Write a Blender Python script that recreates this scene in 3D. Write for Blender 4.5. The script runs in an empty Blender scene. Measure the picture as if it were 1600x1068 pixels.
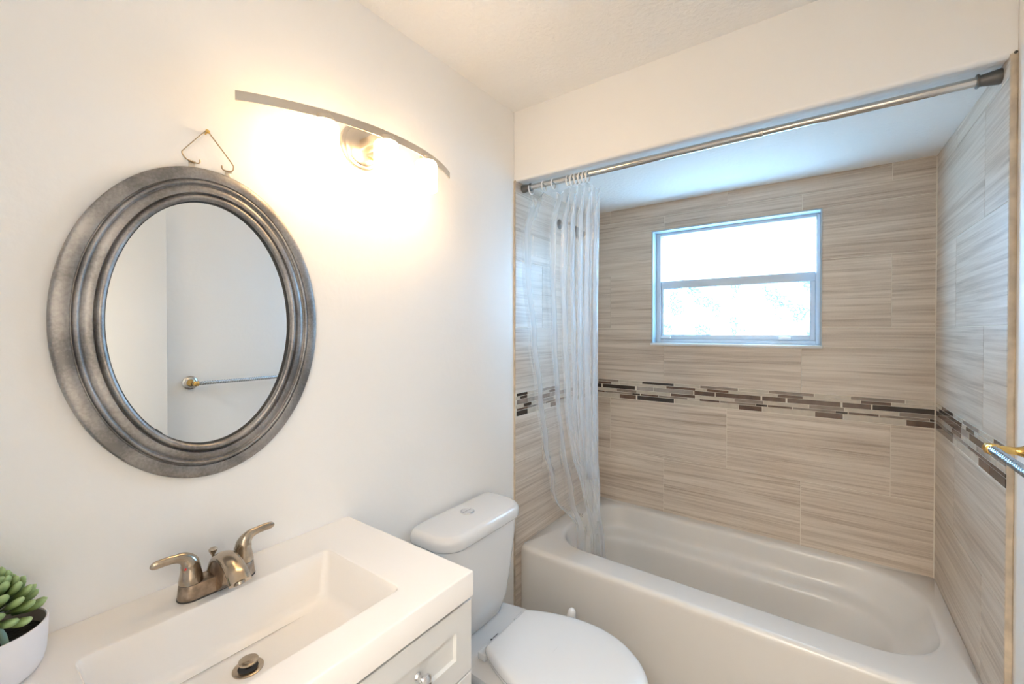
import bpy, bmesh, math, random
from mathutils import Vector, Matrix
random.seed(7)
sc = bpy.context.scene
PI = math.pi

# ------------------------------------------------------------------ camera, world, light, exposure
cam_d = bpy.data.cameras.new('camera'); cam = bpy.data.objects.new('camera', cam_d)
sc.collection.objects.link(cam); sc.camera = cam
cam_d.sensor_width = 36.0; cam_d.lens = 14.969; cam_d.shift_y = -12.0 / 1600; cam_d.clip_start = 0.02
_y, _p = math.radians(-35.94), math.radians(-0.505)
_f = Vector((math.sin(_y) * math.cos(_p), math.cos(_y) * math.cos(_p), math.sin(_p)))
_q = _f.to_track_quat('-Z', 'Y')
cam.matrix_world = Matrix.Translation((1.1266, -1.5701, 1.4399)) @ _q.to_matrix().to_4x4()

w = bpy.data.worlds.new('sky'); sc.world = w; w.use_nodes = True
bg = w.node_tree.nodes['Background']; bg.inputs[1].default_value = 11.0
_tc = w.node_tree.nodes.new('ShaderNodeTexCoord'); _sp = w.node_tree.nodes.new('ShaderNodeSeparateXYZ'); _cr = w.node_tree.nodes.new('ShaderNodeValToRGB')
_mr = w.node_tree.nodes.new('ShaderNodeMapRange'); _mr.inputs['From Min'].default_value = -0.30; _mr.inputs['From Max'].default_value = -0.05
w.node_tree.links.new(_tc.outputs['Generated'], _sp.inputs[0]); w.node_tree.links.new(_sp.outputs['Z'], _mr.inputs['Value'])
_cr.color_ramp.elements[0].color = (0.11, 0.19, 0.23, 1); _cr.color_ramp.elements[1].color = (0.32, 0.62, 1.0, 1)   # ground, sky
w.node_tree.links.new(_mr.outputs[0], _cr.inputs[0]); w.node_tree.links.new(_cr.outputs[0], bg.inputs[0])

def area_light(name, loc, rot, sx, sy, power, col, portal=False):
    l = bpy.data.lights.new(name, 'AREA'); l.shape = 'RECTANGLE'; l.size = sx; l.size_y = sy
    l.energy = power; l.color = col
    o = bpy.data.objects.new(name, l); sc.collection.objects.link(o); o.location = loc; o.rotation_euler = rot
    if portal: l.cycles.is_portal = True
    return o
area_light('window_daylight_portal', (0.75, 0.99, 1.68), (-PI / 2, 0, 0), 0.80, 0.66, 1, (1, 1, 1), True)
area_light('hall_fill_light', (1.05, -2.45, 2.38), (0, 0, 0), 0.9, 0.9, 30.0, (1.0, 0.92, 0.82))  # added fill lamp, unseen behind the camera, brightens the room from the front

sc.view_settings.view_transform = 'Standard'; sc.view_settings.look = 'None'
sc.view_settings.gamma = 1; sc.view_settings.use_curve_mapping = False
sc.view_settings.exposure = 1.22
sc.cycles.max_bounces = 14; sc.cycles.diffuse_bounces = 7; sc.cycles.transparent_max_bounces = 128
sc.cycles.sample_clamp_indirect = 6.0; sc.cycles.caustics_refractive = False; sc.cycles.caustics_reflective = False
sc.cycles.use_denoising = True
SHADE_POWER = 10.0

# ------------------------------------------------------------------ helpers
def link(o, parent=None):
    sc.collection.objects.link(o)
    if parent is not None: o.parent = parent
    return o

def obj(name, bm, mats, parent=None, smooth=True, angle=40):
    me = bpy.data.meshes.new(name); bm.to_mesh(me); bm.free()
    if not isinstance(mats, (list, tuple)): mats = [mats]
    for m in mats: me.materials.append(m)
    if smooth:
        for p in me.polygons: p.use_smooth = True
        me.set_sharp_from_angle(angle=math.radians(angle))
    return link(bpy.data.objects.new(name, me), parent)

def thing(name, label, cat, group=None, loc=(0, 0, 0)):
    o = bpy.data.objects.new(name, None); o.empty_display_size = 0.05; o.location = loc
    link(o); return tag(o, label, cat, group)

def tag(o, label, cat, group=None, kind=None):
    o['label'] = label; o['category'] = cat
    if group: o['group'] = group
    if kind: o['kind'] = kind
    return o

def struct(o, label, cat): return tag(o, label, cat, None, 'structure')

def B(): return bmesh.new()

def box(bm, x0, x1, y0, y1, z0, z1, bev=0.0, seg=2, mat=0):
    v = [bm.verts.new((x, y, z)) for x in (x0, x1) for y in (y0, y1) for z in (z0, z1)]
    fs = []
    for q in ((0, 1, 3, 2), (4, 6, 7, 5), (0, 4, 5, 1), (2, 3, 7, 6), (0, 2, 6, 4), (1, 5, 7, 3)):
        f = bm.faces.new([v[i] for i in q]); f.material_index = mat; fs.append(f)
    if bev > 0:
        es = set(e for f in fs for e in f.edges)
        bmesh.ops.bevel(bm, geom=list(es), offset=bev, segments=seg, profile=0.5, affect='EDGES')
    return bm

def loft(bm, rings, cap0=True, cap1=True, closed=True, mat=0):
    """rings: lists of equal-length point lists; joined in order."""
    vs = [[bm.verts.new(p) for p in r] for r in rings]
    n = len(vs[0])
    for a, b in zip(vs[:-1], vs[1:]):
        for i in range(n if closed else n - 1):
            j = (i + 1) % n
            f = bm.faces.new((a[i], a[j], b[j], b[i])); f.material_index = mat
    if cap0: bm.faces.new(list(reversed(vs[0]))).material_index = mat
    if cap1: bm.faces.new(vs[-1]).material_index = mat
    return vs

def lathe(bm, prof, origin=(0, 0, 0), axis=(0, 0, 1), n=40, cap0=True, cap1=True, mat=0, sx=1.0, sy=1.0):
    """prof: list of (radius, height) swept about axis."""
    ax = Vector(axis).normalized(); o = Vector(origin)
    ref = Vector((1, 0, 0)) if abs(ax.x) < 0.9 else Vector((0, 1, 0))
    u = (ref - ax * ref.dot(ax)).normalized(); v = ax.cross(u)
    rings = [[o + ax * h + u * (r * sx * math.cos(2 * PI * k / n)) + v * (r * sy * math.sin(2 * PI * k / n)) for k in range(n)] for r, h in prof]
    loft(bm, rings, cap0, cap1, True, mat)
    return bm

def catmull(pts, sub=8):
    P = [Vector(p) for p in pts]; out = []
    for i in range(len(P) - 1):
        a = P[i - 1] if i > 0 else P[i] * 2 - P[i + 1]
        b, c = P[i], P[i + 1]
        d = P[i + 2] if i + 2 < len(P) else P[i + 1] * 2 - P[i]
        for k in range(sub):
            t = k / sub
            out.append(0.5 * ((2 * b) + (c - a) * t + (2 * a - 5 * b + 4 * c - d) * t * t + (3 * b - a - 3 * c + d) * t ** 3))
    out.append(P[-1]); return out

def tube(bm, path, rad, n=12, cap=True, up=(0, 0, 1), mat=0):
    """rad: number, or function t -> (ru, rv); section u is sideways, v is along 'up'."""
    P = [Vector(p) for p in path]; rings = []; m = len(P)
    prev = None
    for i, p in enumerate(P):
        d = (P[min(i + 1, m - 1)] - P[max(i - 1, 0)]).normalized()
        if prev is None:
            u_ = Vector(up)
            if abs(d.dot(u_)) > 0.95: u_ = Vector((1, 0, 0)) if abs(d.x) < 0.9 else Vector((0, 1, 0))
            v = (u_ - d * u_.dot(d)).normalized()
        else:
            v = (prev - d * prev.dot(d)).normalized()
        prev = v; s = d.cross(v)
        r = rad(i / (m - 1)) if callable(rad) else (rad, rad)
        if not isinstance(r, tuple): r = (r, r)
        rings.append([p + s * (r[0] * math.cos(2 * PI * k / n)) + v * (r[1] * math.sin(2 * PI * k / n)) for k in range(n)])
    loft(bm, rings, cap, cap, True, mat)
    return bm

def rrect(x0, x1, y0, y1, r, z, n=10):
    """rounded rectangle, counter-clockwise from the (x1,y0) corner; r number or 4 radii (x1y0, x1y1, x0y1, x0y0)"""
    if not isinstance(r, (tuple, list)): r = (r,) * 4
    pts = []
    for (cx, cy, sx, sy, a0, rr) in ((x1, y0, -1, 1, -PI / 2, r[0]), (x1, y1, -1, -1, 0, r[1]), (x0, y1, 1, -1, PI / 2, r[2]), (x0, y0, 1, 1, PI, r[3])):
        ox, oy = cx + sx * rr, cy + sy * rr
        for k in range(n + 1):
            a = a0 + PI / 2 * k / n
            pts.append((ox + rr * math.cos(a), oy + rr * math.sin(a), z))
    return pts

# ------------------------------------------------------------------ materials
def mat(name):
    m = bpy.data.materials.new(name); m.use_nodes = True
    nt = m.node_tree; p = nt.nodes['Principled BSDF']
    return m, nt, p

def N(nt, kind, **kw):
    n = nt.nodes.new(kind)
    for k, v in kw.items(): setattr(n, k, v)
    return n

def plain(name, col, rough=0.5, metal=0.0, bump=0.0, bscale=60, mottle=0.0, mscale=8, coat=0.0):
    m, nt, p = mat(name)
    p.inputs['Base Color'].default_value = (*col, 1); p.inputs['Roughness'].default_value = rough; p.inputs['Metallic'].default_value = metal
    if coat: p.inputs['Coat Weight'].default_value = coat; p.inputs['Coat Roughness'].default_value = 0.05
    tc = N(nt, 'ShaderNodeTexCoord')
    if mottle:
        nz = N(nt, 'ShaderNodeTexNoise'); nz.inputs['Scale'].default_value = mscale; nz.inputs['Detail'].default_value = 6
        nt.links.new(tc.outputs['Object'], nz.inputs['Vector'])
        cr = N(nt, 'ShaderNodeValToRGB'); e = cr.color_ramp.elements
        e[0].position = 0.35; e[1].position = 0.65
        e[0].color = (*[c * (1 - mottle) for c in col], 1); e[1].color = (*[min(1, c * (1 + mottle)) for c in col], 1)
        nt.links.new(nz.outputs['Fac'], cr.inputs['Fac']); nt.links.new(cr.outputs['Color'], p.inputs['Base Color'])
    if bump:
        nb = N(nt, 'ShaderNodeTexNoise'); nb.inputs['Scale'].default_value = bscale; nb.inputs['Detail'].default_value = 3
        nt.links.new(tc.outputs['Object'], nb.inputs['Vector'])
        bp = N(nt, 'ShaderNodeBump'); bp.inputs['Strength'].default_value = bump; bp.inputs['Distance'].default_value = 0.01
        nt.links.new(nb.outputs['Fac'], bp.inputs['Height']); nt.links.new(bp.outputs['Normal'], p.inputs['Normal'])
    return m

M = {}
M['wall'] = plain('wall_paint', (0.88, 0.865, 0.84), 0.45, bump=0.06, bscale=45)
M['ceil'] = plain('ceiling_paint', (0.89, 0.87, 0.84), 0.75, bump=0.35, bscale=70)
M['trimw'] = plain('white_trim_paint', (0.84, 0.84, 0.82), 0.35)
M['door'] = plain('door_paint', (0.86, 0.83, 0.78), 0.4)
M['caulk'] = plain('aged_caulk', (0.56, 0.465, 0.35), 0.6, mottle=0.18, mscale=22)
M['grout'] = plain('grout', (0.76, 0.70, 0.60), 0.8)
M['porc'] = plain('white_porcelain', (0.71, 0.705, 0.70), 0.08)
M['tub'] = plain('tub_enamel', (0.70, 0.675, 0.64), 0.24)
M['marble'] = plain('cultured_marble', (0.84, 0.81, 0.775), 0.12)
M['cab'] = plain('white_lacquer', (0.67, 0.675, 0.67), 0.35)
M['dark'] = plain('dark_gap', (0.05, 0.05, 0.05), 0.8)  # near-black for gaskets, and stands in for shade in gaps
M['chrome'] = plain('chrome', (0.82, 0.82, 0.83), 0.06, 1.0)
M['barm'] = plain('dark_chrome', (0.46, 0.49, 0.52), 0.08, 1.0)
M['steel'] = plain('polished_steel', (0.62, 0.59, 0.55), 0.16, 1.0)
M['capm'] = plain('dark_nickel_cap', (0.16, 0.15, 0.14), 0.38, 0.6)
M['brass'] = plain('brass', (0.78, 0.50, 0.16), 0.18, 1.0)
M['wire'] = plain('wire_brass', (0.42, 0.32, 0.20), 0.35, 1.0)
M['nickel'] = plain('satin_nickel', (0.66, 0.60, 0.52), 0.35, 1.0)
M['faucet'] = plain('brushed_bronze_nickel', (0.44, 0.37, 0.29), 0.20, 1.0, mottle=0.22, mscale=30)
M['faucetd'] = plain('brushed_bronze_nickel_worn', (0.36, 0.28, 0.21), 0.42, 1.0, mottle=0.35, mscale=60)
M['bronze'] = plain('dark_bronze', (0.05, 0.045, 0.04), 0.35, 0.7)
M['pot'] = plain('white_ceramic_pot', (0.80, 0.80, 0.84), 0.4)
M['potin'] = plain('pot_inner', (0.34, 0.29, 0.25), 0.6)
M['soil'] = plain('soil', (0.015, 0.012, 0.010), 0.9, bump=0.6, bscale=120)
M['plastic'] = plain('white_plastic', (0.82, 0.82, 0.81), 0.25)
M['seat'] = plain('seat_plastic', (0.71, 0.715, 0.715), 0.16)
M['ring'] = plain('ring_plastic', (0.86, 0.85, 0.83), 0.3)
M['ink'] = plain('ink', (0.02, 0.02, 0.025), 0.5)
M['red'] = plain('red_dot', (0.6, 0.02, 0.02), 0.3)
M['alu'] = plain('window_aluminium', (0.62, 0.66, 0.70), 0.4)
M['sill'] = plain('window_sill', (0.74, 0.74, 0.73), 0.3)
M['reveal'] = plain('window_reveal', (0.42, 0.50, 0.56), 0.35)
M['stem'] = plain('stem', (0.30, 0.46, 0.36), 0.5)
M['hall'] = plain('hall_paint', (0.80, 0.78, 0.74), 0.6)

def m_tile():
    m, nt, p = mat('linen_stone_tile')
    uv = N(nt, 'ShaderNodeUVMap'); uv.uv_map = 'UVMap'
    def streak(su, sv, detail, dist=0.0):
        mp = N(nt, 'ShaderNodeMapping'); mp.inputs['Scale'].default_value = (su, sv, 1)
        nz = N(nt, 'ShaderNodeTexNoise'); nz.inputs['Scale'].default_value = 1; nz.inputs['Detail'].default_value = detail
        nz.inputs['Distortion'].default_value = dist
        nt.links.new(uv.outputs['UV'], mp.inputs['Vector']); nt.links.new(mp.outputs['Vector'], nz.inputs['Vector'])
        return nz.outputs['Fac']
    a = streak(1.5, 62, 5, 0.8); b = streak(5.0, 210, 3, 0.1); c = streak(0.9, 13, 3, 0.8); d = streak(160, 160, 2)
    def mathn(op, x, y):
        n = N(nt, 'ShaderNodeMath', operation=op)
        for i, v in enumerate((x, y)):
            if isinstance(v, float): n.inputs[i].default_value = v
            else: nt.links.new(v, n.inputs[i])
        return n.outputs[0]
    s = mathn('ADD', mathn('MULTIPLY', a, 0.46), mathn('MULTIPLY', b, 0.24))
    s = mathn('ADD', s, mathn('MULTIPLY', c, 0.24)); s = mathn('ADD', s, mathn('MULTIPLY', d, 0.06))
    cr = N(nt, 'ShaderNodeValToRGB'); e = cr.color_ramp.elements
    e[0].position = 0.36; e[0].color = (0.385, 0.308, 0.238, 1)
    e[1].position = 0.62; e[1].color = (0.720, 0.635, 0.545, 1)
    x = e.new(0.46); x.color = (0.545, 0.455, 0.370, 1)
    x = e.new(0.52); x.color = (0.625, 0.540, 0.450, 1)
    nt.links.new(s, cr.inputs['Fac']); nt.links.new(cr.outputs['Color'], p.inputs['Base Color'])
    p.inputs['Roughness'].default_value = 0.34
    bp = N(nt, 'ShaderNodeBump'); bp.inputs['Strength'].default_value = 0.12; bp.inputs['Distance'].default_value = 0.003
    nt.links.new(s, bp.inputs['Height']); nt.links.new(bp.outputs['Normal'], p.inputs['Normal'])
    return m
M['tile'] = m_tile()
MOS = dict(
    D=plain('mosaic_dark', (0.045, 0.030, 0.022), 0.12, mottle=0.15, mscale=14),
    R=plain('mosaic_brown', (0.135, 0.080, 0.055), 0.2, mottle=0.25, mscale=25),
    T=plain('mosaic_taupe', (0.25, 0.195, 0.155), 0.3, mottle=0.2, mscale=25),
    G=plain('mosaic_grey', (0.36, 0.31, 0.265), 0.25, mottle=0.12, mscale=30),
    C=plain('mosaic_cream', (0.56, 0.49, 0.40), 0.25, mottle=0.08, mscale=30))
MOSK = 'DRTGC'

def m_pewter():
    m, nt, p = mat('hammered_pewter')
    tc = N(nt, 'ShaderNodeTexCoord')
    nz = N(nt, 'ShaderNodeTexNoise'); nz.inputs['Scale'].default_value = 9; nz.inputs['Detail'].default_value = 5
    nf = N(nt, 'ShaderNodeTexNoise'); nf.inputs['Scale'].default_value = 190; nf.inputs['Detail'].default_value = 4
    for n in (nz, nf): nt.links.new(tc.outputs['Object'], n.inputs['Vector'])
    mx = N(nt, 'ShaderNodeMath', operation='MULTIPLY_ADD'); mx.inputs[1].default_value = 0.35
    nt.links.new(nf.outputs['Fac'], mx.inputs[0]); nt.links.new(nz.outputs['Fac'], mx.inputs[2])
    cr = N(nt, 'ShaderNodeValToRGB'); e = cr.color_ramp.elements
    e[0].position = 0.52; e[0].color = (0.20, 0.19, 0.185, 1); e[1].position = 0.85; e[1].color = (0.44, 0.42, 0.405, 1)
    nt.links.new(mx.outputs[0], cr.inputs['Fac']); nt.links.new(cr.outputs['Color'], p.inputs['Base Color'])
    p.inputs['Metallic'].default_value = 0.85; p.inputs['Roughness'].default_value = 0.40
    bp = N(nt, 'ShaderNodeBump'); bp.inputs['Strength'].default_value = 0.08; bp.inputs['Distance'].default_value = 0.002
    nt.links.new(nf.outputs['Fac'], bp.inputs['Height']); nt.links.new(bp.outputs['Normal'], p.inputs['Normal'])
    return m
M['pewter'] = m_pewter()
M['mirror'] = plain('mirror_silver', (0.86, 0.89, 0.90), 0.0, 1.0)

def m_lamp():
    m, nt, p = mat('lit_opal_glass')
    p.inputs['Base Color'].default_value = (0.95, 0.93, 0.9, 1); p.inputs['Roughness'].default_value = 0.2
    p.inputs['Emission Color'].default_value = (1.0, 0.67, 0.35, 1); p.inputs['Emission Strength'].default_value = SHADE_POWER
    return m
M['lamp'] = m_lamp()

def m_curtain():
    m, nt, p = mat('clear_vinyl')
    out = nt.nodes['Material Output']; nt.nodes.remove(p)
    tr = N(nt, 'ShaderNodeBsdfTransparent'); tr.inputs[0].default_value = (0.985, 0.99, 0.995, 1)
    df = N(nt, 'ShaderNodeBsdfDiffuse'); df.inputs[0].default_value = (0.96, 0.97, 0.98, 1)
    tl = N(nt, 'ShaderNodeBsdfTranslucent'); tl.inputs[0].default_value = (0.96, 0.97, 0.98, 1)
    gl = N(nt, 'ShaderNodeBsdfGlossy'); gl.inputs['Roughness'].default_value = 0.06
    m1 = N(nt, 'ShaderNodeMixShader'); m1.inputs[0].default_value = 0.5
    nt.links.new(df.outputs[0], m1.inputs[1]); nt.links.new(tl.outputs[0], m1.inputs[2])
    lw = N(nt, 'ShaderNodeLayerWeight'); lw.inputs['Blend'].default_value = 0.45
    mr = N(nt, 'ShaderNodeMapRange'); mr.inputs['To Min'].default_value = 0.20; mr.inputs['To Max'].default_value = 0.55
    nt.links.new(lw.outputs['Facing'], mr.inputs['Value'])
    m2 = N(nt, 'ShaderNodeMixShader'); nt.links.new(mr.outputs[0], m2.inputs[0])
    nt.links.new(tr.outputs[0], m2.inputs[1]); nt.links.new(m1.outputs[0], m2.inputs[2])
    fr = N(nt, 'ShaderNodeFresnel'); fr.inputs[0].default_value = 1.40
    fm = N(nt, 'ShaderNodeMath', operation='MINIMUM'); fm.inputs[1].default_value = 0.20; nt.links.new(fr.outputs[0], fm.inputs[0])
    m3 = N(nt, 'ShaderNodeMixShader'); nt.links.new(fm.outputs[0], m3.inputs[0])
    nt.links.new(m2.outputs[0], m3.inputs[1]); nt.links.new(gl.outputs[0], m3.inputs[2])
    tc = N(nt, 'ShaderNodeTexCoord'); nz = N(nt, 'ShaderNodeTexNoise'); nz.inputs['Scale'].default_value = 16; nz.inputs['Detail'].default_value = 3
    mp = N(nt, 'ShaderNodeMapping'); mp.inputs['Scale'].default_value = (1.6, 1.6, 0.35)
    nt.links.new(tc.outputs['Object'], mp.inputs[0]); nt.links.new(mp.outputs[0], nz.inputs['Vector'])
    bp = N(nt, 'ShaderNodeBump'); bp.inputs['Strength'].default_value = 0.5; bp.inputs['Distance'].default_value = 0.02
    nt.links.new(nz.outputs['Fac'], bp.inputs['Height'])
    for n in (gl, fr): nt.links.new(bp.outputs['Normal'], n.inputs['Normal'])
    nt.links.new(m3.outputs[0], out.inputs[0])
    return m
M['curtain'] = m_curtain()

def m_pane(name, pattern):
    m, nt, p = mat(name)
    out = nt.nodes['Material Output']; nt.nodes.remove(p)
    tr = N(nt, 'ShaderNodeBsdfTransparent'); tr.inputs[0].default_value = (0.96, 0.98, 0.98, 1)
    tl = N(nt, 'ShaderNodeBsdfTranslucent'); tl.inputs[0].default_value = (0.95, 0.97, 0.97, 1)
    gl = N(nt, 'ShaderNodeBsdfGlossy'); gl.inputs['Roughness'].default_value = 0.05
    m1 = N(nt, 'ShaderNodeMixShader'); m1.inputs[0].default_value = 0.35
    nt.links.new(tr.outputs[0], m1.inputs[1]); nt.links.new(tl.outputs[0], m1.inputs[2])
    m2 = N(nt, 'ShaderNodeMixShader'); m2.inputs[0].default_value = 0.04
    nt.links.new(m1.outputs[0], m2.inputs[1]); nt.links.new(gl.outputs[0], m2.inputs[2])
    last = m2
    if pattern:
        tc = N(nt, 'ShaderNodeTexCoord')
        vo = N(nt, 'ShaderNodeTexVoronoi', feature='DISTANCE_TO_EDGE'); vo.inputs['Scale'].default_value = 62
        nz = N(nt, 'ShaderNodeTexNoise'); nz.inputs['Scale'].default_value = 11; nz.inputs['Detail'].default_value = 3
        nt.links.new(tc.outputs['Object'], vo.inputs['Vector']); nt.links.new(tc.outputs['Object'], nz.inputs['Vector'])
        lt = N(nt, 'ShaderNodeMath', operation='LESS_THAN'); lt.inputs[1].default_value = 0.13
        nt.links.new(vo.outputs['Distance'], lt.inputs[0])
        gt = N(nt, 'ShaderNodeMath', operation='GREATER_THAN'); gt.inputs[1].default_value = 0.55
        nt.links.new(nz.outputs['Fac'], gt.inputs[0])
        ml = N(nt, 'ShaderNodeMath', operation='MULTIPLY'); nt.links.new(lt.outputs[0], ml.inputs[0]); nt.links.new(gt.outputs[0], ml.inputs[1])
        m4 = N(nt, 'ShaderNodeMath', operation='MULTIPLY'); m4.inputs[1].default_value = 0.85; nt.links.new(ml.outputs[0], m4.inputs[0])
        df = N(nt, 'ShaderNodeBsdfDiffuse'); df.inputs[0].default_value = (0.55, 0.72, 0.76, 1)
        m3 = N(nt, 'ShaderNodeMixShader'); nt.links.new(m4.outputs[0], m3.inputs[0])
        nt.links.new(m2.outputs[0], m3.inputs[1]); nt.links.new(df.outputs[0], m3.inputs[2]); last = m3
    nt.links.new(last.outputs[0], out.inputs[0])
    return m
M['pane'] = m_pane('obscure_glass', False); M['panep'] = m_pane('crackled_obscure_glass', True)

def m_leaf():
    m, nt, p = mat('succulent_leaf')
    at = N(nt, 'ShaderNodeVertexColor'); at.layer_name = 'Col'
    nt.links.new(at.outputs['Color'], p.inputs['Base Color']); p.inputs['Roughness'].default_value = 0.5
    p.inputs['Subsurface Weight'].default_value = 0.0
    return m
M['leaf'] = m_leaf()

def m_floor():
    m, nt, p = mat('grey_wood_plank')
    tc = N(nt, 'ShaderNodeTexCoord')
    br = N(nt, 'ShaderNodeTexBrick'); br.inputs['Scale'].default_value = 1; br.inputs['Brick Width'].default_value = 1.2; br.inputs['Row Height'].default_value = 0.15
    br.inputs['Mortar Size'].default_value = 0.002; br.inputs['Color1'].default_value = (0.20, 0.18, 0.16, 1); br.inputs['Color2'].default_value = (0.15, 0.135, 0.12, 1); br.inputs['Mortar'].default_value = (0.05, 0.05, 0.05, 1)
    nt.links.new(tc.outputs['Object'], br.inputs['Vector']); nt.links.new(br.outputs['Color'], p.inputs['Base Color']); p.inputs['Roughness'].default_value = 0.4
    return m
M['floor'] = m_floor()

# ------------------------------------------------------------------ setting
XR = 1.514           # painted right wall
XT0, XT1 = 0.008, 1.500   # tile faces left and right
YB = 0.801           # tile face at the back
YR = -1.70           # wall with the doorway behind the camera
HC, HH, HA = 2.424, 2.112, 2.134
WX0, WX1, WZ0, WZ1 = 0.366, 1.130, 1.366, 1.990   # window opening

b = box(B(), -0.15, 1.70, -3.6, 1.0, -0.08, 0.0)
struct(obj('floor', b, M['floor'], smooth=False), 'dark grey plank floor under the toilet and vanity', 'floor')
b = box(B(), -0.15, 1.70, -3.6, 1.0, HC, HC + 0.08)
struct(obj('ceiling', b, M['ceil'], smooth=False), 'cream textured ceiling over the room', 'ceiling')
b = box(B(), -0.12, 0.0, -3.6, 0.0, 0, HC); box(b, -0.12, -0.0005, 0.0, 1.0, 0, HC)
struct(obj('wall_left', b, M['wall'], smooth=False), 'off-white painted wall behind the mirror and vanity', 'wall')
b = box(B(), XR, XR + 0.12, -3.6, 0.0, 0, HC); box(b, XR + 0.0005, XR + 0.12, 0.0, 1.0, 0, HC)
struct(obj('wall_right', b, M['wall'], smooth=False), 'off-white painted wall carrying the towel bar', 'wall')
# header over the tub: rounded lower drywall edge
b = B()
prof = [(0.10, HC), (0.10, HA - 0.004)]
for k in range(7):
    a = PI / 2 * k / 6
    prof.append((0.012 - 0.012 * math.sin(a), HH + 0.012 - 0.012 * math.cos(a)))
prof.append((0.0, HC))
loft(b, [[(x, y, z) for (y, z) in prof] for x in (0.0005, XR - 0.0005)])
struct(obj('wall_front', b, M['wall'], angle=30), 'cream painted header wall above the tub opening', 'wall')
b = B(); loft(b, [[(XT0 - 0.008, 0.02, HH + 0.004), (XT0 - 0.008, 0.86, HA + 0.006), (XT0 - 0.008, 0.86, HA + 0.06), (XT0 - 0.008, 0.02, HA + 0.06)],
                  [(XR, 0.02, HH + 0.004), (XR, 0.86, HA + 0.006), (XR, 0.86, HA + 0.06), (XR, 0.02, HA + 0.06)]])
struct(obj('ceiling_alcove', b, M['ceil'], smooth=False), 'textured white ceiling above the bathtub', 'ceiling')
# doorway wall and hall
b = box(B(), 0.0, 0.70, YR - 0.10, YR, 0, HC); box(b, 0.70, XR, YR - 0.10, YR, 2.06, HC)
struct(obj('wall_rear', b, M['wall'], smooth=False), 'painted wall around the doorway opposite the tub', 'wall')
b = box(B(), -0.15, 1.70, -3.7, -3.6, 0, HC)
struct(obj('wall_hall', b, M['hall'], smooth=False), 'painted wall across the hall outside the doorway', 'wall')

# ---- tiled walls
def cut(rects, hole):
    if hole is None: return rects
    hx0, hx1, hz0, hz1 = hole; out = []
    for (x0, x1, z0, z1) in rects:
        if x1 <= hx0 or x0 >= hx1 or z1 <= hz0 or z0 >= hz1: out.append((x0, x1, z0, z1)); continue
        if z0 < hz0: out.append((x0, x1, z0, hz0))
        if z1 > hz1: out.append((x0, x1, hz1, z1))
        m0, m1 = max(z0, hz0), min(z1, hz1)
        if x0 < hx0: out.append((x0, hx0, m0, m1))
        if x1 > hx1: out.append((hx1, x1, m0, m1))
    return out

def slab(bm, uvl, place, u0, u1, z0, z1, off, mi, ins=0.0012, proud=0.0016, ch=0.0006):
    a0, a1, c0, c1 = u0 + ins, u1 - ins, z0 + ins, z1 - ins
    if a1 - a0 < 0.001 or c1 - c0 < 0.001: return
    rings = []
    for (g, d) in ((0.0, 0.0), (0.0, proud - ch), (ch, proud)):
        rings.append([(a0 + g, c0 + g, d), (a1 - g, c0 + g, d), (a1 - g, c1 - g, d), (a0 + g, c1 - g, d)])
    vs = [[bm.verts.new(place(*q)) for q in r] for r in rings]
    fs = []
    for p, q in zip(vs[:-1], vs[1:]):
        for i in range(4):
            fs.append(bm.faces.new((p[i], p[(i + 1) % 4], q[(i + 1) % 4], q[i])))
    fs.append(bm.faces.new(vs[-1]))
    flat = {v: q for r, rr in zip(vs, rings) for v, q in zip(r, rr)}
    for f in fs:
        f.material_index = mi
        for l in f.loops:
            q = flat[l.vert]; l[uvl].uv = (q[0] + off[0], q[1] + off[1])

ROWS = [(0.44, 0.745, 1), (0.745, 1.046, 0), (1.1535, 1.453, 1), (1.453, 1.7595, 0), (1.7595, 2.065, 1), (2.065, 2.14, 0)]
def tile_rects(u0, u1, ja, jb, z_lo, z_hi, rows):
    """ja / jb: one joint position of row kind 0 / 1; tiles are 0.62 long"""
    out = []
    for (z0, z1, k) in rows:
        z0, z1 = max(z0, z_lo), min(z1, z_hi)
        if z1 - z0 < 0.004: continue
        j = (ja, jb)[k]; L = 0.621
        start = j - math.ceil((j - u0) / L) * L
        x = start
        while x < u1:
            a, c = max(x, u0), min(x + L, u1)
            if c - a > 0.002: out.append((a, c, z0, z1))
            x += L
    return out

def tile_wall(name, label, u0, u1, place, ja, jb, hole=None, rows=ROWS, z_lo=0.43, z_hi=2.14, backing=None):
    bm = B(); uvl = bm.loops.layers.uv.new('UVMap')
    for r in tile_rects(u0, u1, ja, jb, z_lo, z_hi, rows):
        off = (random.uniform(0, 9), random.uniform(0, 9))
        for q in cut([r], hole): slab(bm, uvl, place, *q, off, 0)
    if backing: 
        for args in backing: box(bm, *args, mat=1)
    bmesh.ops.recalc_face_normals(bm, faces=bm.faces)
    o = obj(name, bm, [M['tile'], M['grout']], smooth=False)
    return struct(o, label, 'wall')

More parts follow.
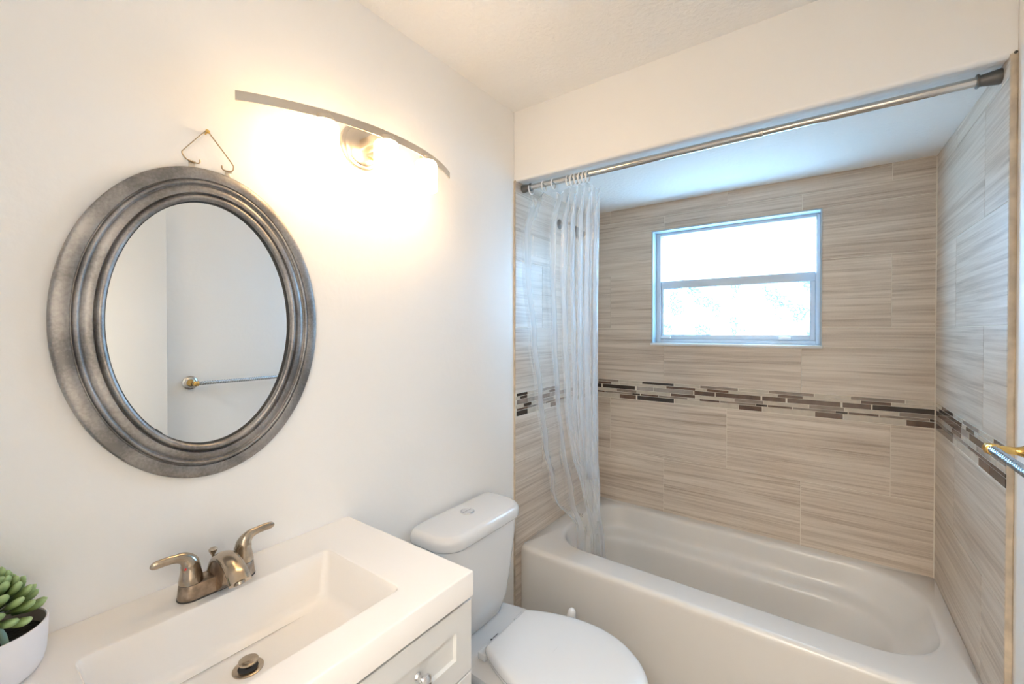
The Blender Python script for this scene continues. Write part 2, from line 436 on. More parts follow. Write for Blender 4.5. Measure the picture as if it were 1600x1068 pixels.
def mosaic(parent, place, u0, u1, rows):
    zr = [(1.1395, 1.1520), (1.1248, 1.1370), (1.1020, 1.1228), (1.0850, 1.0996), (1.0735, 1.0828), (1.0485, 1.0712)]
    bm = B(); uvl = bm.loops.layers.uv.new('UVMap')
    for (z0, z1), pieces in zip(zr, rows):
        p = sorted(pieces); x = u0
        fill = []
        for (a, c, k) in p:
            a, c = max(a, u0), min(c, u1)
            if c - a < 0.004: continue
            if a - x > 0.012: fill.append((x, a - 0.003, 'C'))
            fill.append((a, c, k)); x = c + 0.003
        if u1 - x > 0.008: fill.append((x, u1, 'C'))
        for (a, c, k) in fill: slab(bm, uvl, place, a, c, z0, z1, (0, 0), MOSK.index(k), ins=0.0, proud=0.0020, ch=0.0005)
    bmesh.ops.recalc_face_normals(bm, faces=bm.faces)
    o = obj('mosaic_border', bm, [MOS[k] for k in MOSK], parent, smooth=False)
    o['label'] = 'brown and cream glass mosaic strip'
    return o

pb = lambda u, z, d: (u, YB + 0.0016 - d, z)
yb0 = YB + 0.0016
wall_back = tile_wall('wall_back', 'beige streaked stone-look tile wall behind the tub with the window', 0.0, XT1 + 0.012, pb, 0.745 , 1.055,
    (WX0, WX1, WZ0, WZ1), backing=[(-0.0, WX0, yb0, 0.96, 0, HC), (WX1, XR, yb0, 0.96, 0, HC), (WX0, WX1, yb0, 0.96, 0, WZ0), (WX0, WX1, yb0, 0.96, WZ1, HC)])
P = 0.307
r1 = [(0.048, .174, 'T'), (.3136, .485, 'D'), (.6204, .794, 'T'), (.928, 1.103, 'T'), (1.2347, 1.409, 'T')]
r2 = [(.048, .130, 'R'), (.18, .281, 'C'), (.447, .595, 'R'), (.653, .753, 'R'), (.963, 1.061, 'R'), (1.269, 1.3665, 'R')]
r3 = [(.02, .067, 'D'), (.0759, .2715, 'D'), (.285, .375, 'G'), (.379, .585, 'G'), (.591, .689, 'R'), (.6934, .8925, 'R'), (.8999, .994, 'R'), (1.002, 1.199, 'R'), (1.2066, 1.3024, 'R'), (1.3076, 1.4995, 'D')]
r4 = [(.1636, .281, 'T'), (.285, .465, 'C'), (.4703, .594, 'R'), (.7795, .903, 'T'), (1.086, 1.2117, 'T'), (1.393, 1.4995, 'T')]
r5 = [(.02, .088, 'R'), (.0915, .2557, 'T'), (.257, .3007, 'D'), (.306, .403, 'R'), (.406, .5567, 'T'), (.6174, .7113, 'R'), (.7145, .8715, 'T'), (.8735, .920, 'D'), (.923, 1.0209, 'R'), (1.024, 1.180, 'T'), (1.1815, 1.2243, 'D'), (1.2275, 1.3274, 'R'), (1.3305, 1.4815, 'T'), (1.484, 1.4995, 'D')]
r6 = [(.1828, .2772, 'R'), (.2867, .4869, 'D'), (.7996, .8985, 'R'), (1.1077, 1.2069, 'R'), (1.4146, 1.4995, 'R')]
mosaic(wall_back, pb, 0.009, XT1 - 0.0005, [r1, r2, r3, r4, r5, r6])

pr = lambda u, z, d: (XT1 + 0.0016 - d, u, z)
wall_alcove_right = tile_wall('wall_alcove_right', 'streaked tile end wall at the right end of the tub', 0.0, YB - 0.001, pr, 0.50, 0.19,
    backing=[(XT1 + 0.0016, XR, 0.001, 0.80, 0.0, HA + 0.03)])
s1 = [(.5257, .6883, 'D'), (.2284, .3925, 'T'), (.002, .0921, 'D')]
s2 = [(.4128, .736, 'D'), (.2755, .3584, 'D')]
s3 = [(.7365, .786, 'D'), (.424, .733, 'R'), (.336, .421, 'T'), (.1268, .3207, 'D'), (.002, .1235, 'T')]
s4 = [(.71, .785, 'T'), (.42, .5396, 'R'), (.12, .2448, 'G'), (.0, .117, 'C')]
s5 = [(.60, .785, 'T'), (.5228, .597, 'D'), (.33, .5198, 'T'), (.109, .327, 'R'), (.002, .106, 'D')]
s6 = [(.5261, .787, 'R'), (.1249, .2225, 'R'), (.002, .1218, 'D')]
mosaic(wall_alcove_right, pr, 0.002, YB - 0.002, [s1, s2, s3, s4, s5, s6])

pl_ = lambda u, z, d: (XT0 - 0.0016 + d, u, z)
rows_left = [(0.0, 0.13, 1), (0.13, 0.44, 0)] + ROWS
wall_alcove_left = tile_wall('wall_alcove_left', 'streaked tile end wall at the left end of the tub behind the curtain', 0.0, YB - 0.001, pl_, 0.23, 0.54,
    rows=rows_left, z_lo=0.002, backing=[(-0.0005, XT0 - 0.0016, 0.001, 0.80, 0.0, HA + 0.03)])
t1 = [(.012, .097, 'D'), (.24, .40, 'T'), (.55, .72, 'D')]
t2 = [(.04, .095, 'D'), (.30, .40, 'R'), (.60, .70, 'R')]
t3 = [(.012, .10, 'T'), (.103, .205, 'G'), (.21, .30, 'R'), (.303, .50, 'T'), (.503, .60, 'R'), (.603, .79, 'D')]
t4 = [(.07, .130, 'D'), (.22, .34, 'T'), (.53, .65, 'T')]
t5 = [(.012, .10, 'R'), (.104, .26, 'T'), (.264, .31, 'D'), (.314, .55, 'R')]
t6 = [(.010, .0974, 'D'), (.31, .41, 'R'), (.60, .70, 'R')]
mosaic(wall_alcove_left, pl_, 0.003, YB - 0.002, [t1, t2, t3, t4, t5, t6])

# trims: edge strips of the tile
b = B()
pts = []
for z in [i * (HH + 0.003) / 40 for i in range(41)]:
    j = random.uniform(-0.0012, 0.0012)
    pts.append([(XT1 + 0.0005, -0.0005, z), (XT1 + 0.0005, -0.0030, z), (XR - 0.003 + j, -0.0035, z), (XR + 0.0003, -0.0005, z)])
loft(b, pts)
struct(obj('trim_1', b, M['caulk']), 'cream caulked edge strip at the front of the right tile wall', 'trim')
b = B(); pts = []
for z in [i * (HH + 0.003) / 40 for i in range(41)]:
    j = random.uniform(-0.0006, 0.0006)
    pts.append([(0.0, -0.0035, z), (XT0 - 0.001 + j, -0.0030, z), (XT0 - 0.0005, -0.0004, z), (0.0, -0.0004, z)])
loft(b, pts)
struct(obj('trim_2', b, M['caulk']), 'narrow caulked edge strip at the front of the left tile wall', 'trim')

b = B(); tube(b, [(XT1 - 0.0008, YB - 0.0008, 0.447), (XT1 - 0.0008, YB - 0.0008, HA - 0.002)], 0.0022, 8)
struct(obj('trim_4', b, M['grout']), 'cream grout bead in the right rear corner of the tile', 'trim')
# ------------------------------------------------------------------ window
win = bpy.data.objects.new('window_1', None); link(win); struct(win, 'white-blue aluminium single-hung window with obscure glass above the tub', 'window')
b = B(); D0, D1 = YB - 0.0015, 0.958   # reveal lining
box(b, WX0, WX0 + 0.006, D0, D1, WZ0 + .006, WZ1); box(b, WX1 - 0.006, WX1, D0, D1, WZ0 + .006, WZ1)
box(b, WX0 + 0.006, WX1 - 0.006, D0, D1, WZ1 - 0.006, WZ1)
obj('window_reveal', b, M['reveal'], win, smooth=False)
b = box(B(), WX0 - 0.004, WX1 + 0.004, YB - 0.012, D1, WZ0 - 0.008, WZ0 + 0.006, 0.003)
obj('window_sill', b, M['sill'], win)
fx0, fx1, fz0, fz1, fy = WX0 + 0.006, WX1 - 0.006, WZ0 + 0.006, WZ1 - 0.006, 0.862
b = B()
box(b, fx0, fx0 + 0.024, fy, fy + 0.07, fz0, fz1, 0.002); box(b, fx1 - 0.016, fx1, fy, fy + 0.07, fz0, fz1, 0.002)
box(b, fx0 + .024, fx1 - .016, fy, fy + 0.07, fz1 - 0.016, fz1, 0.002); box(b, fx0 + .024, fx1 - .016, fy, fy + 0.07, fz0, fz0 + 0.020, 0.002)
box(b, fx0 + .024, fx1 - .016, fy + 0.044, fy + 0.064, 1.686, 1.716, 0.002)
box(b, fx0 + 0.022, fx0 + 0.036, fy + 0.040, fy + 0.066, fz0 + 0.018, 1.70); box(b, fx1 - 0.040, fx1 - 0.015, fy + 0.040, fy + 0.066, fz0 + 0.018, 1.70)
box(b, fx0 + 0.034, fx1 - 0.038, fy + 0.040, fy + 0.066, fz0 + 0.018, fz0 + 0.040)
obj('window_frame', b, M['alu'], win)
b = box(B(), fx0 + 0.022, fx1 - 0.014, fy + 0.052, fy + 0.057, 1.70, fz1 - 0.014)
obj('upper_pane', b, M['pane'], win, smooth=False)
sx0, sx1 = fx0 + 0.026, fx1 - 0.018
sash = B()
box(sash, sx0, sx1, fy + 0.008, fy + 0.036, 1.672, 1.716, 0.003)
box(sash, sx0, sx0 + 0.012, fy + 0.010, fy + 0.034, fz0 + .021, 1.672, 0.002); box(sash, sx1 - 0.022, sx1, fy + 0.010, fy + 0.034, fz0 + .021, 1.672, 0.002)
box(sash, sx0 + .012, sx1 - .022, fy + 0.008, fy + 0.036, fz0 + 0.021, fz0 + 0.045, 0.002)
so = obj('lower_sash', sash, M['alu'], win)
b = box(B(), sx0 + 0.010, sx1 - 0.020, fy + 0.020, fy + 0.025, fz0 + 0.042, 1.676)
obj('lower_pane', b, M['panep'], so, smooth=False)
for x in (0.422, 0.983):
    b = box(B(), x - 0.022, x + 0.030, fy - 0.010, fy + 0.010, fz0 + 0.024, fz0 + 0.038, 0.003)
    obj('sash_latch', b, M['plastic'], so)

# ------------------------------------------------------------------ door opened flat against the right wall
door = bpy.data.objects.new('door_1', None); link(door); struct(door, 'white door standing open flat against the right wall', 'door')
b = box(B(), 1.455, 1.490, -1.675, -0.882, 0.012, 2.04, 0.002)
obj('door_panel', b, M['door'], door)
b = B(); lathe(b, [(0.030, 0), (0.030, 0.006), (0.011, 0.010), (0.011, 0.030), (0.024, 0.040), (0.027, 0.055), (0.018, 0.066), (0.002, 0.069)], (1.455, -0.94, 0.945), (-1, 0, 0))
obj('door_knob', b, M['capm'], door)
b = box(B(), 1.462, 1.483, -0.8823, -0.8808, 0.915, 0.972)
obj('latch_plate', b, M['brass'], door)
b = B()
box(b, 0.70, 0.76, YR, YR + 0.014, 0, 2.06, 0.003); box(b, 0.70, 1.45, YR, YR + 0.014, 2.06, 2.12, 0.003)
struct(obj('trim_3', b, M['trimw']), 'white door casing around the doorway behind', 'trim')

# ------------------------------------------------------------------ bathtub
def make_tub():
    x0, x1, y0, y1, H = XT0 + 0.001, XT1 - 0.001, 0.036, YB - 0.001, 0.448
    n = 14
    R = []
    def ring(a0, a1, c0, c1, r, z): return rrect(a0, a1, c0, c1, r, z, n)
    R.append(ring(x0, x1, y0 + 0.012, y1, 0.002, 0.0))
    R.append(ring(x0, x1, y0 + 0.008, y1, 0.002, 0.10))
    R.append(ring(x0, x1, y0 + 0.006, y1, 0.002, H - 0.030))
    for k in range(1, 7):
        a = PI / 2 * k / 6
        R.append(ring(x0, x1, y0 + 0.006 - 0.006 * 0 + 0.022 * (1 - math.cos(a)), y1, 0.002 + 0.002 * k, H - 0.022 + 0.022 * math.sin(a)))
    ix0, ix1, iy0, iy1 = 0.100, 1.444, 0.180, 0.742
    rad = (0.20, 0.21, 0.17, 0.17)
    def inner(d, z, dx=0.0, dl=0.0):
        return ring(ix0 + d + dl, ix1 - d - dx, iy0 + d, iy1 - d, tuple(max(0.05, q - d * 0.6) for q in rad), z)
    R.append(inner(-0.022, H)); 
    for k in range(1, 6):
        a = PI / 2 * k / 5
        R.append(inner(-0.022 + 0.022 * math.sin(a), H - 0.020 + 0.020 * math.cos(a)))
    base = len(R)
    # inside wall with an arm-rest ledge along the long sides that dies out at the ends
    prof = [(0.006, 0.405, 0.020), (0.010, 0.37, 0.045), (0.014, 0.348, 0.062), (0.019, 0.338, 0.071), (0.030, 0.3315, 0.080), (0.048, 0.327, 0.090), (0.068, 0.3225, 0.099), (0.081, 0.316, 0.107), (0.089, 0.302, 0.118), (0.094, 0.275, 0.138),
            (0.099, 0.235, 0.165), (0.106, 0.19, 0.20), (0.118, 0.145, 0.245), (0.138, 0.112, 0.29), (0.17, 0.092, 0.34), (0.21, 0.083, 0.40)]
    for (dl, z, dend) in prof:
        # long sides use dl, the sloping right end uses dend, left end is steep
        rr = ring(ix0 + dl * 0.9, ix1 - dend, iy0 + dl * 0.85, iy1 - dl, tuple(max(0.05, q - dl * 0.3) for q in rad), z)
        R.append(rr)
    b = B(); loft(b, R, cap0=True, cap1=True)
    o = obj('bathtub', b, M['tub'], angle=75)
    return tag(o, 'white alcove bathtub with plain front apron below the window', 'bathtub')
make_tub()

# ------------------------------------------------------------------ shower rod, rings, curtain, shower head
RY, RZ = 0.060, 2.094
rod = thing('shower_rod', 'long polished steel tension rod across the top of the tub opening', 'curtain rod', loc=(0, 0, 0))
b = B(); lathe(b, [(0.0130, 0.03), (0.0130, 0.965)], (0, RY, RZ), (1, 0, 0), 24); obj('thick_tube', b, M['steel'], rod)
b = B(); lathe(b, [(0.0118, 0.955), (0.0118, 1.47)], (0, RY, RZ), (1, 0, 0), 24); 
lathe(b, [(0.0130, 0.958), (0.0140, 0.960), (0.0140, 0.967), (0.0130, 0.969)], (0, RY, RZ), (1, 0, 0), 24)
obj('thin_tube', b, M['steel'], rod)
for x, s in ((XT0 + 0.0002, 1), (XT1 - 0.0002, -1)):
    b = B(); lathe(b, [(0.0185, 0.0), (0.0195, 0.003), (0.0175, 0.016), (0.0148, 0.032), (0.0140, 0.040), (0.0170, 0.0405), (0.0185, 0.043), (0.0170, 0.0455), (0.0125, 0.046)], (x, RY, RZ), (s, 0, 0), 28)
    obj('end_cap', b, M['capm'], rod)

ring_x = [0.052, 0.121, 0.170, 0.243, 0.262, 0.281, 0.300, 0.318, 0.336]
names = ['hung alone beside the left wall', 'second from the left wall', 'third from the left wall', 'first of the bunched rings', 'second of the bunched rings', 'third of the bunched rings', 'fourth of the bunched rings', 'next to last on the right', 'last on the right']
for i, (x, nm) in enumerate(zip(ring_x, names)):
    b = B(); n = 28; tilt = random.uniform(-0.25, 0.25)
    path = [(x + 0.010 * math.sin(tilt) * math.cos(a), RY + 0.019 * math.sin(a), RZ - 0.010 + 0.023 * math.cos(a)) for a in [2 * PI * k / n for k in range(n)]]
    rings = []
    for k in range(n):
        p = Vector(path[k]); d = (Vector(path[(k + 1) % n]) - Vector(path[k - 1])).normalized()
        s = Vector((1, 0, 0)); v = d.cross(s).normalized()
        rings.append([p + s * (0.0034 * math.cos(2 * PI * j / 8)) + v * (0.0024 * math.sin(2 * PI * j / 8)) for j in range(8)])
    vs = [[b.verts.new(p) for p in r] for r in rings]
    for k in range(n):
        a, c = vs[k], vs[(k + 1) % n]
        for j in range(8): b.faces.new((a[j], a[(j + 1) % 8], c[(j + 1) % 8], c[j]))
    bmesh.ops.recalc_face_normals(b, faces=b.faces)
    tag(obj('curtain_ring', b, M['ring']), 'white plastic curtain ring on the rod, ' + nm, 'curtain ring', 'white rings holding the clear curtain')

def interp(tab, t):
    for (a, va), (c, vc) in zip(tab[:-1], tab[1:]):
        if t <= c:
            k = (t - a) / (c - a); k = k * k * (3 - 2 * k)
            return va + (vc - va) * k
    return tab[-1][1]

def make_curtain():
    NS, NT = 520, 110
    zt, zb = 2.058, 0.375
    # keyed by height
    Lx = [(0.30, 0.125), (0.45, 0.110), (0.70, 0.062), (0.9, 0.050), (1.15, 0.036), (1.40, 0.022), (1.70, 0.018), (1.88, 0.018), (2.06, 0.046)]
    Ly = [(0.30, 0.262), (0.45, 0.250), (0.70, 0.200), (0.9, 0.150), (1.15, 0.110), (1.40, 0.075), (1.70, 0.028), (1.88, 0.022), (2.06, 0.060)]
    Rx = [(0.30, 0.325), (0.45, 0.318), (0.55, 0.322), (0.70, 0.326), (0.95, 0.338), (1.20, 0.352), (1.48, 0.368), (1.75, 0.380), (1.90, 0.386), (2.06, 0.398)]
    Ry = [(0.30, 0.270), (0.45, 0.255), (0.70, 0.215), (0.95, 0.155), (1.20, 0.115), (1.48, 0.085), (1.75, 0.068), (2.06, 0.060)]
    b = B(); grid = []
    rnd = random.Random(3)
    ph = [rnd.uniform(0, 6.28) for _ in range(8)]
    def sm(a, c, v):
        k = min(1.0, max(0.0, (v - a) / (c - a))); return k * k * (3 - 2 * k)
    def piece(tab, v):
        for (p, q), (p2, q2) in zip(tab[:-1], tab[1:]):
            if v <= p2: return q + (q2 - q) * (v - p) / (p2 - p)
        return tab[-1][1]
    G0 = [(0, 0), (.10, .10), (.22, .30), (.36, .50), (1, 1)]             # where each strip hangs at the rod
    G1 = [(0, 0), (.12, .10), (.25, .36), (.40, .78), (.56, 1.0), (.76, .80), (1, .97)]  # and near the rim: a swathe swept to the right
    for j in range(NT + 1):
        t = j / NT; z = zt + (zb - zt) * t
        row = []
        lx, ly, rx, ry = interp(Lx, z), interp(Ly, z), interp(Rx, z), interp(Ry, z)
        sweep = 1 - sm(0.42, 1.05, z)
        grow = sm(0.0, 0.09, t)
        for i in range(NS + 1):
            s = i / NS
            g = piece(G0, s) * (1 - sweep) + piece(G1, s) * sweep
            pl = sm(0.25, 0.45, s)
            f = 2 * PI * (1.7 * s / 0.36 if s < 0.36 else 1.7 + (s - 0.36) / 0.64 * 5.2)
            f += 0.5 * math.sin(1.3 * z + ph[0]) + 0.45 * math.sin(2.2 * z + 5 * s + ph[1])
            amp = (0.015 + 0.013 * pl) * (0.30 + 0.70 * grow) * (1 - 0.15 * t) * (0.8 + 0.4 * math.sin(9.0 * s + ph[2]) ** 2)
            y = ly + (ry - ly) * g + amp * math.sin(f) + 0.0030 * math.sin(0.7 * f + 6 * z + ph[3])
            y -= 0.020 * sweep * (1 - sm(0.30, 0.55, s)) * sm(0.10, 0.25, s)
            x = lx + (rx - lx) * g + (0.004 + 0.012 * pl) * math.sin(2 * f + 0.6 + 0.5 * math.sin(1.1 * z + ph[5])) * grow
            x = max(x, XT0 + 0.008)
            k = 1 - sm(0.475, 0.62, z)       # inside the basin the sheet lies against its rounded corner
            if k > 0:
                X, Y = max(x, 0.140), max(y, 0.216 + 0.004 * math.sin(f))
                cxr, cyr, rr = 0.305, 0.381, 0.165
                if X < cxr and Y < cyr:
                    dx, dy = X - cxr, Y - cyr; dd = math.hypot(dx, dy)
                    if dd > rr: X, Y = cxr + dx / dd * rr, cyr + dy / dd * rr
                x, y = x + (X - x) * k, y + (Y - y) * k
            zz = z
            if t < 0.08:                      # scalloped top edge hung from the rings
                xr = min(abs(x - q) for q in ring_x)
                zz = z - (1 - t / 0.08) * min(0.030, xr * 0.8)
            row.append(b.verts.new((x, y, zz)))
        grid.append(row)
    for j in range(NT):
        for i in range(NS):
            b.faces.new((grid[j][i], grid[j][i + 1], grid[j + 1][i + 1], grid[j + 1][i]))
    o = obj('shower_curtain', b, M['curtain'], angle=180)
    return tag(o, 'clear vinyl shower curtain bunched at the left end of the tub', 'shower curtain')
make_curtain()

sh = thing('wall_shower', 'dark shower head on the left tile wall seen through the clear curtain', 'shower head')
b = B(); lathe(b, [(0.026, 0), (0.026, 0.003), (0.016, 0.008), (0.009, 0.012)], (XT0, 0.40, 2.0), (1, 0, 0), 24); obj('flange', b, M['bronze'], sh)
b = B(); tube(b, catmull([(XT0 + 0.005, 0.40, 2.0), (0.05, 0.40, 2.0), (0.085, 0.40, 1.985), (0.11, 0.40, 1.955)], 6), 0.0075, 12); obj('shower_arm', b, M['bronze'], sh)
b = B(); lathe(b, [(0.009, -0.01), (0.013, 0.0), (0.013, 0.014), (0.024, 0.034), (0.028, 0.046), (0.026, 0.050)], (0.108, 0.40, 1.962), (0.55, 0, -0.83), 24); obj('spray_head', b, M['bronze'], sh)

# ------------------------------------------------------------------ toilet
def make_toilet():
    cy = -0.416
    T = thing('toilet', 'white two-piece toilet between the vanity and the tub', 'toilet', loc=(0, 0, 0))
    # tank body, tapering down
    def tr(hw, xf, z, r):   # flat back, bowed front
        pts = rrect(0.022, xf, cy - hw, cy + hw, (r, r, 0.015, 0.015), z, 10)
        return [(x + (0.012 * (1 - ((y - cy) / hw) ** 2) if x > 0.12 else 0), y, zz) for x, y, zz in pts]
    b = B(); loft(b, [tr(0.130, 0.150, 0.3885, 0.05), tr(0.140, 0.160, 0.40, 0.055), tr(0.165, 0.172, 0.46, 0.06), tr(0.183, 0.180, 0.56, 0.065), tr(0.196, 0.187, 0.66, 0.065), tr(0.202, 0.190, 0.733, 0.065)])
    obj('tank', b, M['porc'], T)
    def lr(d, z):
        return tr(0.216 - d, 0.200 - d, z, 0.075 - d * 0.5)
    b = B(); R = [lr(0.012, 0.7335), lr(0.004, 0.735), lr(0.0, 0.742), lr(0.0, 0.758)]
    for k in range(1, 8):
        a = PI / 2 * k / 7
        R.append(lr(0.022 * (1 - math.cos(a)), 0.758 + 0.022 * math.sin(a)))
    R += [lr(0.06, 0.7815), lr(0.10, 0.782)]
    # drop the last rings inward without crossing
    R = R[:-1]
    loft(b, R)
    lid = obj('tank_lid', b, M['porc'], T, angle=60)
    b = B(); lathe(b, [(0.026, 0.779), (0.026, 0.784), (0.0235, 0.7855), (0.0225, 0.7845)], (0.090, cy, 0), (0, 0, 1), 36)
    obj('button_ring', b, M['chrome'], lid)
    b = B(); 
    for s in (-1, 1):
        pts = [(0.0215 * math.cos(a), 0.0215 * math.sin(a)) for a in [(-PI / 2 + PI * k / 18) for k in range(19)]]
        pts = [(0.090 + s * (0.0008 + max(0, p[0]) * 0.96), cy + p[1]) for p in pts]
        loft(b, [[(x, y, 0.7835) for x, y in pts], [(x, y, 0.7862) for x, y in pts]])
    obj('flush_button', b, M['chrome'], lid)
    # bowl: elongated, with rear deck
    def bow(x0, x1, hw, hb, z, n=48, k=0.0):
        """egg outline: back half-width hb at x0, widest hw about 42% along, round nose at x1"""
        pts = []
        xm = x0 + (x1 - x0) * 0.50
        for i in range(n):
            a = 2 * PI * i / n
            c, s = math.cos(a), math.sin(a)
            if c >= 0:
                x = xm + (x1 - xm) * c; y = hw * s
            else:
                e = 0.62
                x = xm + (xm - x0) * (-(abs(c) ** e)); q = abs(c) ** e
                y = math.copysign(1, s) * (hw + (hb - hw) * q ** 2) * min(1.0, (abs(s) ** 0.38)) if abs(s) > 1e-6 else 0
            pts.append((x, cy + y, z))
        return pts
    b = B()
    loft(b, [bow(0.14, 0.56, 0.105, 0.095, 0.0), bow(0.13, 0.57, 0.110, 0.10, 0.03), bow(0.12, 0.56, 0.105, 0.10, 0.12), bow(0.09, 0.60, 0.120, 0.115, 0.22),
             bow(0.05, 0.665, 0.155, 0.13, 0.302), bow(0.035, 0.70, 0.176, 0.145, 0.355), bow(0.03, 0.712, 0.184, 0.150, 0.378), bow(0.034, 0.708, 0.180, 0.146, 0.388),
             bow(0.06, 0.66, 0.15, 0.12, 0.390)])
    obj('bowl', b, M['porc'], T, angle=60)
    HALF = [(0.265, 0.000), (0.265, 0.060), (0.265, 0.100), (0.2665, 0.1105), (0.272, 0.1165), (0.300, 0.132), (0.350, 0.153), (0.410, 0.172), (0.470, 0.183), (0.530, 0.184), (0.590, 0.172), (0.640, 0.150), (0.685, 0.118), (0.718, 0.080), (0.738, 0.040), (0.744, 0.0)]
    HP = catmull([(x, y, 0) for x, y in HALF], 3)
    def dee(off, z):
        up = [(p.x, p.y) for p in HP]; full = up + [(x, -y) for x, y in reversed(up[1:-1])]
        out = []; m = len(full)
        for i in range(m):
            (xa, ya), (xc, yc) = full[i - 1], full[(i + 1) % m]
            tx, ty = xc - xa, yc - ya; q = math.hypot(tx, ty) or 1
            out.append((full[i][0] - ty / q * off, cy - (full[i][1] + tx / q * off), z))
        return out
    b = B()
    loft(b, [dee(-0.009, 0.3912), dee(-0.006, 0.393), dee(-0.006, 0.4005), dee(-0.010, 0.4035)])
    obj('seat', b, M['seat'], T, angle=60)
    b = B()
    loft(b, [dee(-0.006, 0.4075), dee(-0.001, 0.4095), dee(0.0015, 0.417), dee(0.0005, 0.428), dee(-0.005, 0.4350), dee(-0.012, 0.4368)] + [[(0.49 + (x - 0.49) * k, cy + (y - cy) * k, zq) for x, y, z in dee(-0.012, 0)] for k, zq in ((0.93, 0.4385), (0.80, 0.4398), (0.5, 0.4404), (0.15, 0.4406))])
    obj('seat_lid', b, M['seat'], T, angle=60)
    for s in (-1, 1):
        b = box(B(), 0.242, 0.272, cy + s * 0.098 - 0.024, cy + s * 0.098 + 0.024, 0.3895, 0.412, 0.004, 3)
        obj('hinge', b, M['seat'], T)
    # printed mark on the deck behind the seat (small diamond, a word-like bar and two fine lines)
    b = B(); z = 0.3906; yy = cy + 0.0
    def quad(pts): b.faces.new([b.verts.new((x, y, z)) for x, y in pts])
    ox, oy = 0.226, -0.447
    quad([(ox, oy - 0.006), (ox + 0.0045, oy), (ox, oy + 0.006), (ox - 0.0045, oy)])
    for k in range(7): quad([(ox - 0.0018, oy + 0.008 + k * 0.0042), (ox + 0.0018, oy + 0.008 + k * 0.0042), (ox + 0.0018, oy + 0.0112 + k * 0.0042), (ox - 0.0018, oy + 0.0112 + k * 0.0042)])
    for r in (0, 1, 2): quad([(ox + 0.006 + r * 0.0034, oy + 0.014), (ox + 0.0078 + r * 0.0034, oy + 0.014), (ox + 0.0078 + r * 0.0034, oy + 0.030), (ox + 0.006 + r * 0.0034, oy + 0.030)])
    obj('printed_mark', b, M['ink'], T, smooth=False)
    return T
make_toilet()

br = thing('toilet_brush', 'white plastic brush handle poking up between the toilet and the tub', 'toilet brush')
hx, hy = 0.315, -0.070
b = B(); lathe(b, [(0.046, 0.0), (0.050, 0.004), (0.046, 0.08), (0.042, 0.12), (0.040, 0.12), (0.042, 0.01)], (hx - 0.02, hy, 0.0), (0, 0, 1), 28); obj('holder', b, M['plastic'], br)
b = B(); tube(b, [(hx - 0.03, hy, 0.02), (hx - 0.005, hy, 0.16), (hx + 0.008, hy - 0.003, 0.26), (hx + 0.015, hy - 0.004, 0.30), (hx + 0.021, hy - 0.005, 0.332), (hx + 0.0225, hy - 0.005, 0.339), (hx + 0.023, hy - 0.005, 0.3405)],
             lambda t: 0.021 - 0.0165 * max(0.0, t - 0.45) / 0.55, 16); obj('handle', b, M['plastic'], br)

# ------------------------------------------------------------------ vanity
VY0, VY1, VX, VZ = -1.585, -0.8385, 0.4885, 0.893
SX0, SX1, SY0, SY1 = 0.130, 0.405, -1.428, -0.982
def make_top():
    b = B(); n = 6
    S = lambda d, z, r: rrect(SX0 + d, SX1 - d, SY0 + d, SY1 - d, r, z, n)
    R = [S(0.02, VZ - 0.118, 0.02), S(0.006, VZ - 0.112, 0.02), S(-0.012, VZ - 0.055, 0.02), rrect(0.001, VX, VY0, VY1, 0.003, VZ - 0.055, n), rrect(0.001, VX, VY0, VY1, 0.003, VZ - 0.003, n), rrect(0.001, VX - 0.001, VY0 + 0.001, VY1 - 0.001, 0.003, VZ - 0.001, n), rrect(0.001, VX - 0.003, VY0 + 0.003, VY1 - 0.003, 0.003, VZ, n), rrect(0.003, VX - 0.006, VY0 + 0.006, VY1 - 0.006, 0.003, VZ, n)]
    R += [S(-0.008, VZ, 0.014), S(-0.004, VZ, 0.014), S(-0.0015, VZ - 0.0008, 0.014), S(0.0, VZ - 0.003, 0.013), S(0.003, VZ - 0.012, 0.014), S(0.016, VZ - 0.085, 0.020), S(0.021, VZ - 0.096, 0.022), S(0.030, VZ - 0.1015, 0.025), S(0.045, VZ - 0.103, 0.03)]
    dz = VZ - 0.108
    R.append([(0.232 + 0.060 * (p[0] - 0.2675) / 0.09, -1.207 + 0.060 * (p[1] + 1.205) / 0.18, dz + 0.001) for p in S(0.045, 0, 0.03)])
    loft(b, R, cap0=True, cap1=True)
    bmesh.ops.recalc_face_normals(b, faces=b.faces)
    o = obj('washbasin', b, M['marble'], angle=35)
    tag(o, 'white cultured marble vanity top with rectangular integrated basin', 'sink')
    b = B(); lathe(b, [(0.0265, dz + 0.0008), (0.0265, dz + 0.0030), (0.0240, dz + 0.0042), (0.0175, dz + 0.0036), (0.0168, dz + 0.0015)], (0.232, -1.207, 0), (0, 0, 1), 36)
    dr = obj('drain', b, M['faucet'], o)
    b = B(); lathe(b, [(0.0170, dz + 0.002), (0.0170, dz + 0.0030)], (0.232, -1.207, 0), (0, 0, 1), 32); obj('drain_gap', b, M['dark'], dr)
    b = B(); lathe(b, [(0.006, dz + 0.002), (0.006, dz + 0.012), (0.0165, dz + 0.0125), (0.0175, dz + 0.014), (0.0170, dz + 0.0165), (0.0135, dz + 0.0178), (0.004, dz + 0.0182)], (0.231, -1.206, 0), (0, 0, 1), 36); obj('stopper', b, M['faucet'], dr)
    return o
make_top()

